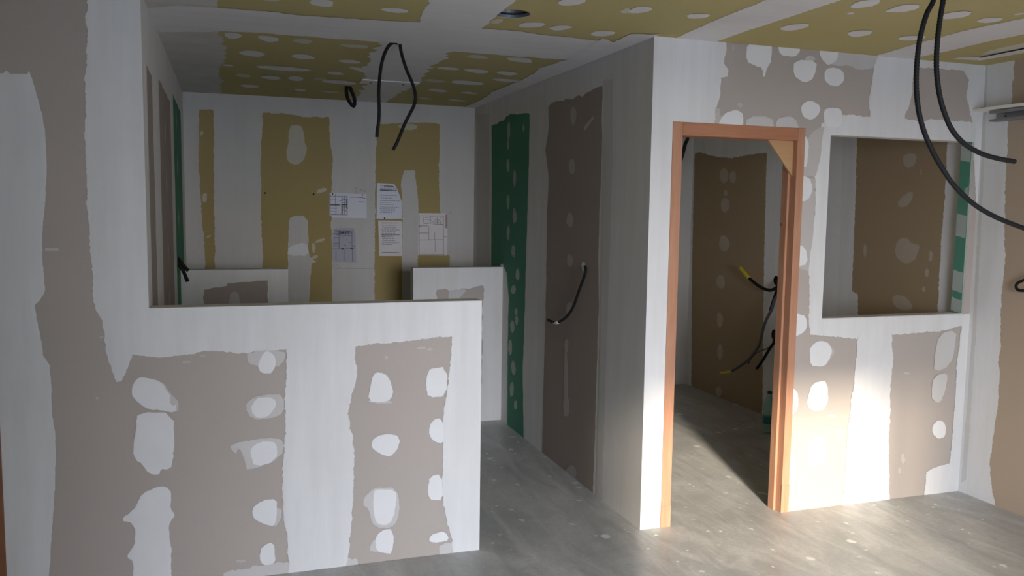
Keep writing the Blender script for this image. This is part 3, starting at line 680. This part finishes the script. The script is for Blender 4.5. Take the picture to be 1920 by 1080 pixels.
# ------------------------------------------------------------------ trim above the sliding track on the right wall
t1 = struct(box_obj('trim_1', (XR - .082, XR, -.8, YF - .0005, 2.236, 2.252), M_trim, None, .002))
tr = empty('sliding_track', (XR, 3.0, 2.2)); tag(tr, 'galvanised steel sliding-door track under the white ledge on the right wall', 'track')
bpy.context.view_layer.update()
bm = bmesh.new(); ty0, ty1 = -.7, at(1862, 215, 0, XR - .03).y
box(bm, XR - .006, XR - .001, ty0, ty1, 2.172, 2.232)
box(bm, XR - .058, XR - .006, ty0, ty1, 2.228, 2.232)
box(bm, XR - .058, XR - .006, ty0, ty1, 2.172, 2.176)
box(bm, XR - .058, XR - .055, ty0, ty1, 2.176, 2.184)
box(bm, XR - .058, XR - .055, ty0, ty1, 2.214, 2.228)
from_bm('channel', bm, M_steel, tr).matrix_parent_inverse = tr.matrix_world.inverted()
for k in range(7):
    bm = bmesh.new(); bmesh.ops.create_cone(bm, cap_ends=True, segments=10, radius1=.005, radius2=.0035, depth=.004)
    s_ = from_bm('screw', bm, M_screw, tr); s_.matrix_parent_inverse = tr.matrix_world.inverted()
    s_.rotation_euler = (0, math.radians(-90), 0); s_.location = (XR - .008, ty1 - .06 - k*.6, 2.2)

# ------------------------------------------------------------------ cables
def spline(P, step):
    P = [Vector(p) for p in P]; Q = [P[0]*2 - P[1]] + P + [P[-1]*2 - P[-2]]; out = []
    for i in range(1, len(Q) - 2):
        a, b, c, d = Q[i-1], Q[i], Q[i+1], Q[i+2]; n = max(2, int((c-b).length/step))
        for k in range(n):
            t = k/n
            out.append(0.5*((2*b) + (c-a)*t + (2*a-5*b+4*c-d)*t*t + (-a+3*b-3*c+d)*t**3))
    out.append(P[-1]); return out

def tube(name, P, r, m, parent=None, ribbed=False, sides=10, step=0.012, cap=True):
    if ribbed: step = max(.0045, r*.5)
    L = spline(P, step); n = len(L); bm = bmesh.new(); rings = []
    T = [(L[min(i+1, n-1)] - L[max(i-1, 0)]).normalized() for i in range(n)]
    ref = Vector((0, 0, 1)) if abs(T[0].z) < .9 else Vector((1, 0, 0))
    X = (ref - T[0]*ref.dot(T[0])).normalized()
    for i in range(n):
        X = (X - T[i]*X.dot(T[i])).normalized(); Y = T[i].cross(X)
        rr = r*(1.0 if not ribbed or i % 2 == 0 else .86)
        rings.append([bm.verts.new(L[i] + X*(rr*math.cos(2*math.pi*k/sides)) + Y*(rr*math.sin(2*math.pi*k/sides))) for k in range(sides)])
    for i in range(n-1):
        for k in range(sides):
            bm.faces.new([rings[i][k], rings[i][(k+1) % sides], rings[i+1][(k+1) % sides], rings[i+1][k]])
    if cap: bm.faces.new(rings[0][::-1]); bm.faces.new(rings[-1])
    return from_bm(name, bm, m, parent, smooth=True)

def pxs(pts, axis, val): return [at(x, y, axis, val) for x, y in pts]
G1 = 'conduits hanging from the recess ceiling'
yv = 4.40
pA = pxs([(745,79),(738,80),(729,86),(721,101),(715,122),(712,145),(710,175),(711,205),(710,228),(707.5,243),(706.5,257)], 1, yv); pA[0].z = H - .001
pB = pxs([(748,79),(750,84),(752,97),(757,115),(764,135),(772,153),(777,168),(779,183),(776,198),(768,214),(759,232),(750,254),(744,268),(737,281)], 1, yv + .02); pB[0].z = H - .001
tag(tube('conduit', pA, .0095, M_black, None, True), 'straight-hanging black conduit of the pair dangling from the recess ceiling', 'conduit', G1)
tag(tube('conduit', pB, .0095, M_black, None, True), 'black conduit dangling from recess ceiling that kinks out to the right', 'conduit', G1)
yv = 6.1
pC = pxs([(650,165),(650,176),(653,187),(659,196),(663,199),(665,193),(664,183),(660,173),(656,165)], 1, yv)
pC[0].z = H - .001; pC[-1].z = H - .001
tag(tube('conduit_loop', pC, .014, M_black, None, True), 'short black conduit loop sticking down from the recess ceiling by the far wall', 'conduit')
G2 = 'conduits hanging by the front window'
yv = 2.05
top = at(1775, -190, 1, yv); top.z = H - .001
pD = [top] + pxs([(1772,-90),(1752,-5),(1738,25),(1727,62),(1721,100),(1718,145),(1720,190),(1728,232),(1743,272),(1764,311),(1790,349),(1825,382),(1865,406),(1920,428),(1985,448)], 1, yv)
top2 = at(1800, -190, 1, yv - .03); top2.z = H - .001
pE = [top2] + pxs([(1780,-90),(1769,-5),(1762,40),(1757,85),(1756,130),(1761,175),(1771,212),(1786,245),(1810,271),(1840,288),(1870,297),(1903,303)], 1, yv - .03)
tag(tube('conduit', pD, .0082, M_black, None, True), 'longer black conduit arcing down past the window and out at the right edge', 'conduit', G2)
tag(tube('conduit', pE, .0082, M_black, None, True), 'shorter black conduit curving down in front of the window top, free end pointing right', 'conduit', G2)
# partition cable with white tape
pF = [at(1097, 500, 0, XP - .002)] + pxs([(1098,506),(1096,517),(1090,533),(1083,552),(1076,572),(1067,588),(1056,599),(1046,604)], 0, XP - .035)
pF += pxs([(1038,604)], 0, XP - .04)
k = tag(tube('wall_cable', pF, .0085, M_black, None, False), 'black cable hanging from a hole in the dark side wall, white tape at its end', 'cable')
tube('tape', pxs([(1047,604.2),(1042,605),(1036.5,604)], 0, XP - .037), .0096, M_whitetape, k)
tube('cable_end', pxs([(1037,604),(1032,602),(1027,600)], 0, XP - .041), .0085, M_black, k)
oval(Pp, 1095, 498, 4, 9, M_dab, 3, rim=.006)
# two stubs out of the recess left wall
G3 = 'cable stubs from the recess left wall'
h0 = at(333, 484, 0, XL); yv = h0.y
tag(tube('cable_stub', [h0 + Vector((.001, 0, 0))] + pxs([(338,490),(345,499),(353,508)], 1, yv - .01), .012, M_black, None, True), 'upper black cable stub out of the recess left wall, pointing right', 'cable', G3)
s2 = tag(tube('cable_stub', [h0 + Vector((.001, -.03, -.03))] + pxs([(339,500),(345,511),(348.5,520)], 1, yv - .04), .012, M_black, None, True), 'lower black cable stub out of the recess left wall with grey tape, pointing down', 'cable', G3)
tube('cable_end', pxs([(348.5,520),(352,528)], 1, yv - .04), .012, M_black, s2)
# right wall hook
pH = [at(1945, 500, 0, XR - .001)] + pxs([(1935,505),(1924,513),(1915,522),(1919,530),(1926,527)], 0, XR - .04)
pH = [at(1950, 515, 0, XR - .001)] + pxs([(1934,520),(1918,526),(1908,531),(1905,537),(1908,543),(1916,545),(1930,544),(1945,541)], 0, XR - .045)
tag(tube('cable_hook', pH, .0085, M_black, None, True), 'black cable bent into a hook on the bare right wall', 'cable')
# room behind the door
xv = XR - .09
G4 = 'cables in the room behind the door'
def rc(pts, r, m, label, tapeN=None, hole=True, dx=0.0):
    P = pxs(pts, 0, xv)
    P = [p + Vector((dx, 0, 0)) for p in P]
    if hole: P[0] = at(*pts[0], 0, XR - .003 - (0.012 if dx else 0))
    ob = tag(tube('room_cable', P, r, m, None, False), label, 'cable', G4)
    if tapeN: tube('tape', [p + Vector((dx, 0, 0)) for p in pxs(tapeN, 0, xv)], r*1.15, M_yellow, ob)
    return ob
rc([(1466,527),(1461,534),(1453,541),(1444,544),(1434,542),(1424,537),(1413,529),(1405,522)], .013, M_black, 'upper black cable behind the door, curling up to a yellow-taped tip', [(1405,522),(1396,511),(1388,501)])
rc([(1456,526),(1453,536),(1449,548),(1445,560),(1438,582)], .011, M_black, 'short black cable stub hanging straight under the upper cable hole behind the door', dx=.03)
rc([(1467,541),(1462,560),(1455,580),(1446,597),(1440,612),(1435,632),(1431,646),(1422,660),(1410,674),(1396,685),(1380,695)], .0115, M_greycable, 'long grey cable behind the door drooping down to a yellow-taped tip', [(1380,695),(1370,698),(1359,699)], dx=-.04)
rc([(1453,625),(1452,640),(1445,651),(1438,662),(1430,676),(1419,691)], .011, M_black, 'lower black cable stub behind the door pointing down towards the bottle')
rc([(1450,634),(1441,647),(1431,654),(1420,658),(1409,664),(1401,673),(1396,682)], .006, M_greycable, 'thin grey wire behind the door looping under the long grey cable', dx=.035)
for (x, y) in ((1456,526),(1452,628)): oval(Pq, x, y, 5, 9, M_hole, 4, name='cable_hole', rim=.001)
c0 = at(1300, 215, 1, 4.6); c0.z = H - .001
tag(tube('hanging_conduit', [c0] + pxs([(1291,248),(1285,270),(1279,292),(1268,325),(1258,350)], 1, 4.6), .012, M_black, None, True), 'black conduit slanting down behind the top left corner of the wooden door frame', 'conduit')

# ------------------------------------------------------------------ vent duct in the ceiling
bm = bmesh.new(); n = 28; rings = []
for i in range(15):
    rr = HR*.985 if i % 2 == 0 else HR*.9
    rings.append([bm.verts.new((HX + rr*math.cos(2*math.pi*k/n), HY + rr*math.sin(2*math.pi*k/n), H + .001 + i*.011)) for k in range(n)])
for i in range(14):
    for k in range(n): bm.faces.new([rings[i][k], rings[i+1][k], rings[i+1][(k+1) % n], rings[i][(k+1) % n]])
bm.faces.new(rings[-1][::-1])
vd = tag(from_bm('vent_duct', bm, M_duct), 'round corrugated foil duct opening cut into the ceiling', 'duct')
# batten with two screws on the recess ceiling
a, b = at(676, 150, 2, H), at(781, 157.5, 2, H)
bt = empty('ceiling_batten', ((a.x+b.x)/2, (a.y+b.y)/2, H)); tag(bt, 'thin white batten screwed across the recess ceiling behind the dangling conduits', 'batten')
bpy.context.view_layer.update()
o = box_obj('strip', (a.x, b.x, a.y - .08, a.y + .08, H - .012, H - .003), M_dab and plaster_mat('white_batten_paint', (0.74, 0.73, 0.71), dirt=.1), bt, .002); o.matrix_parent_inverse = bt.matrix_world.inverted()
for px in (695, 762):
    bm = bmesh.new(); bmesh.ops.create_cone(bm, cap_ends=True, segments=10, radius1=.008, radius2=.006, depth=.004)
    s_ = from_bm('screw', bm, M_screw, bt); q = at(px, 151, 2, H); s_.matrix_parent_inverse = bt.matrix_world.inverted(); s_.location = (q.x, a.y + .005, H - .014)

# ------------------------------------------------------------------ papers pinned on the far wall
def sheet(name, corners, m, label, group='site plans and lists on the far wall'):
    bm = bmesh.new(); P = [at(x, y, 1, YB - .006) for x, y in corners]
    va = [bm.verts.new(p) for p in P]; vb = [bm.verts.new(p + Vector((0, .0012, 0))) for p in P]
    bm.faces.new(va); bm.faces.new(vb[::-1]); nn = len(P)
    for i in range(nn): bm.faces.new([va[i], vb[i], vb[(i+1) % nn], va[(i+1) % nn]])
    bmesh.ops.recalc_face_normals(bm, faces=bm.faces)
    return tag(from_bm(name, bm, m), label, 'paper', group)

def strokes(name, segs, width, m, parent, y=YB - .0068):
    bm = bmesh.new()
    for (x0, y0, x1, y1) in segs:
        a, b = at(x0, y0, 1, y), at(x1, y1, 1, y); d = (b - a)
        if d.length < 1e-5: continue
        nrm = Vector((-d.z, 0, d.x)).normalized() * (width/2)
        bm.faces.new([bm.verts.new(p) for p in (a - nrm, b - nrm, b + nrm, a + nrm)])
    for f in bm.faces:
        f.normal_update()
        if f.normal.y > 0: f.normal_flip()
    o = from_bm(name, bm, m, parent); o['kind'] = 'stuff'
    return o

rnd = random.Random(11)
def text_lines(x0, x1, ys, slope=0.0):
    seg = []
    for yy in ys:
        x = x0 + rnd.uniform(0, 2); end = x1 - rnd.uniform(0, (x1 - x0)*.45)
        while x < end:
            l = rnd.uniform(1.5, 5); seg.append((x, yy + slope*(x-x0), min(x + l, end), yy + slope*(min(x + l, end)-x0))); x += l + rnd.uniform(.6, 1.4)
    return seg
def pins(o, pts):
    for (x, y) in pts:
        bm = bmesh.new(); bmesh.ops.create_uvsphere(bm, u_segments=8, v_segments=6, radius=.006)
        q = from_bm('pin', bm, M_screw, o); q.location = at(x, y, 1, YB - .008)
# 1: floor plan with a blank half
p1 = sheet('plan_sheet', [(618,361.5),(652,362.5),(687,364),(688,409),(650,408.5),(624,408),(617.5,403)], M_paper, 'white floor plan sheet with a blank right half, upper left of the pinned papers')
strokes('printed_plan', [(619,368,651,368),(619,383.5,651,384.5),(619,375,630,375),(629,364,629,384),(641,368,641,402),(651,368,651,403),(619,402.5,651,403),(630,384,630,402),(620,390,631,390.5),
    (641,374,651,374),(641,380,651,380),(641,388,651,388),(641,394,651,394),(646,368,646,402),(619,364,619,403),(636,376,641,376),(655,369.5,672,369.8),(672,370,685,371.5),(672,378,684,379)], .0035, M_ink, p1)
strokes('printed_plan', [(641,370,650,378),(650,370,641,378),(641,390,650,398),(620,384,640,384.3),(643,384.5,651,400),(620,396,630,396.5)], .0025, M_inksoft, p1)
strokes('wall_line', [(619,384,636,384.3),(641,383.5,651,384),(641.3,385,641.3,402),(650.5,374,650.5,392)], .009, M_ink, p1)
pins(p1, [(623.5,363.7),(679.5,365.7)])
# 2, 3: lists
p2 = sheet('list_sheet', [(707,343),(738,344.5),(744,352),(750,368),(753.5,380),(754,410),(728,411),(706,410)], M_paper, 'tall printed list with a torn curled top right corner, above the other list')
strokes('printed_text', text_lines(712, 744, [348.5]) + text_lines(712, 746, [353,355.5,357.5]) + text_lines(712, 750, [366,371,376,379.5,383,388,391.5,395,398.5], .02), .0045, M_inksoft, p2)
strokes('printed_title', [(720,349,738,349.4),(712,356.3,744,357.5)], .006, M_ink, p2)
pins(p2, [(721,409)])
p3 = sheet('list_sheet', [(709,413.5),(753.5,414),(754,480),(711,480)], M_paperwarm, 'lower printed list pinned directly under the torn list')
strokes('printed_text', text_lines(715, 750, [418,422.5,427,431,434,437.5,441,444,447.5,451.5,455,458.5,473.5]), .0045, M_inksoft, p3)
strokes('printed_title', [(715,418,736,418.2),(715,440.5,750,440.6),(716,443,722,443),(716,474,750,474)], .004, M_ink, p3)
# 4: grey plan
p4 = sheet('plan_sheet', [(626,429),(640,427),(664,427.5),(667,440),(668,492),(624,491),(622.5,470)], M_papergrey, 'grey-toned plan sheet under the blank-sided floor plan, lower left of papers')
strokes('printed_plan', [(624,467,664,466.5),(636,442,660,442),(660,432,660,467),(636,442,636,466),(624,446,636,446),(625,456,636,456),(625,460,636,461),(630,470,630,488),(645,468,645,490),(624,438,660,437),(660,460,666,463),(626,432,660,433),
    (648,450,652,450),(640,446,644,446),(654,455,658,455),(645,460,649,460),(661,467,661,491)], .0035, M_ink, p4)
strokes('printed_hatching', [(632+rnd.uniform(-4,26), 432+rnd.uniform(0,9), 632+rnd.uniform(-4,26), 432+rnd.uniform(0,9)) for _ in range(16)], .003, M_ink, p4)
strokes('printed_dot', [(640,466.5,644,466.5),(657.5,466,661,466)], .014, M_ink, p4)
# 5: big pale plan
p5 = sheet('plan_sheet', [(785,399.5),(838.5,400),(839,440),(838,479),(784,478.5)], M_paperwarm, 'large pale floor plan with a reddish side stripe, rightmost of the pinned papers')
strokes('printed_plan', [(786,404.5,831,405),(786,423.5,802,423.5),(786,437,804,437),(786,450,832,449.5),(804,424,804,450),(831.5,404,831.5,477),(786,404,786,477),(786,477,833,477.5),(815,435,815,449),(816,451,816,473),(807,405,807,418),
    (794,408,794,417),(794,419,804,419),(820,408,820,420),(812,420,831,420.5),(826,415,826,421),(832,444,838,444),(786,423,790,427)], .003, M_ink, p5)
strokes('printed_hatching', [(795+rnd.uniform(0,34), 406+rnd.uniform(0,14), 795+rnd.uniform(0,34), 406+rnd.uniform(0,14)) for _ in range(14)], .0025, M_inksoft, p5)
strokes('printed_stripe', [(837,402,837,428)], .016, M_red, p5)
strokes('printed_stamp', [(790,443.5,800,443.5)], .022, M_whitetape, p5)
# pencil scribbles and screws on the wall itself
strokes('pencil_scribble', [(664,353,670,352.5),(670,352.5,665,363),(665,363,672,362),(674,357,677,355),(677,355,679,359),(679,359,684,357),(682,354,685,360),
    (629,494,633,497),(625,497,627,502),(627,502,634,504),(634,504,637,500),(846,396,844,400),(844,400,848,401),(637,503,700,503.5),(846,489,846,497),(822,488,846,488.5)], .0035, M_pencil, wb, YB - .0035)
for (x, y) in ((497, 362), (588, 364)):
    bm = bmesh.new(); bmesh.ops.create_uvsphere(bm, u_segments=8, v_segments=6, radius=.007); q = from_bm('screw', bm, M_screw, wb); q.location = at(x, y, 1, YB)

# ------------------------------------------------------------------ bottle
def lathe(prof, n=28):
    bm = bmesh.new(); R = []
    for r, z in prof: R.append([bm.verts.new((r*math.cos(2*math.pi*k/n), r*math.sin(2*math.pi*k/n), z)) for k in range(n)])
    for i in range(len(R)-1):
        for k in range(n): bm.faces.new([R[i][k], R[i][(k+1) % n], R[i+1][(k+1) % n], R[i+1][k]])
    bm.faces.new(R[0][::-1]); bm.faces.new(R[-1]); return bm
M_pet, t_, b_ = mat('teal_plastic', (0.50, 0.84, 0.79), 0.12, 0, 0.5)
b_.inputs['Transmission Weight'].default_value = 0.75; b_.inputs['IOR'].default_value = 1.2
M_cap = mat('dark_green_cap', (0.03, 0.07, 0.06), 0.5)[0]
M_lab = mat('blue_green_wrapper', (0.04, 0.22, 0.22), 0.5)[0]
bp = at(1440, 811, 2, 0)
bo = empty('water_bottle', (bp.x, bp.y, 0)); tag(bo, 'teal plastic water bottle with dark cap standing on the floor behind the door', 'bottle')
prof = [(.030,.001),(.041,.004),(.044,.014),(.044,.03),(.041,.036),(.044,.042),(.044,.06),(.041,.066),(.043,.072),(.043,.13),(.041,.137),(.044,.144),(.044,.165),(.041,.171),(.043,.178),(.041,.20),(.034,.232),(.022,.262),(.0155,.278),(.0145,.296),(.0145,.300)]
from_bm('body', lathe(prof), M_pet, bo, True)
from_bm('wrapper', lathe([(.0436,.074),(.0440,.075),(.0440,.127),(.0436,.128)]), M_lab, bo, True)
from_bm('cap', lathe([(.0165,.296),(.0172,.298),(.0172,.314),(.0155,.317)]), M_cap, bo, True)
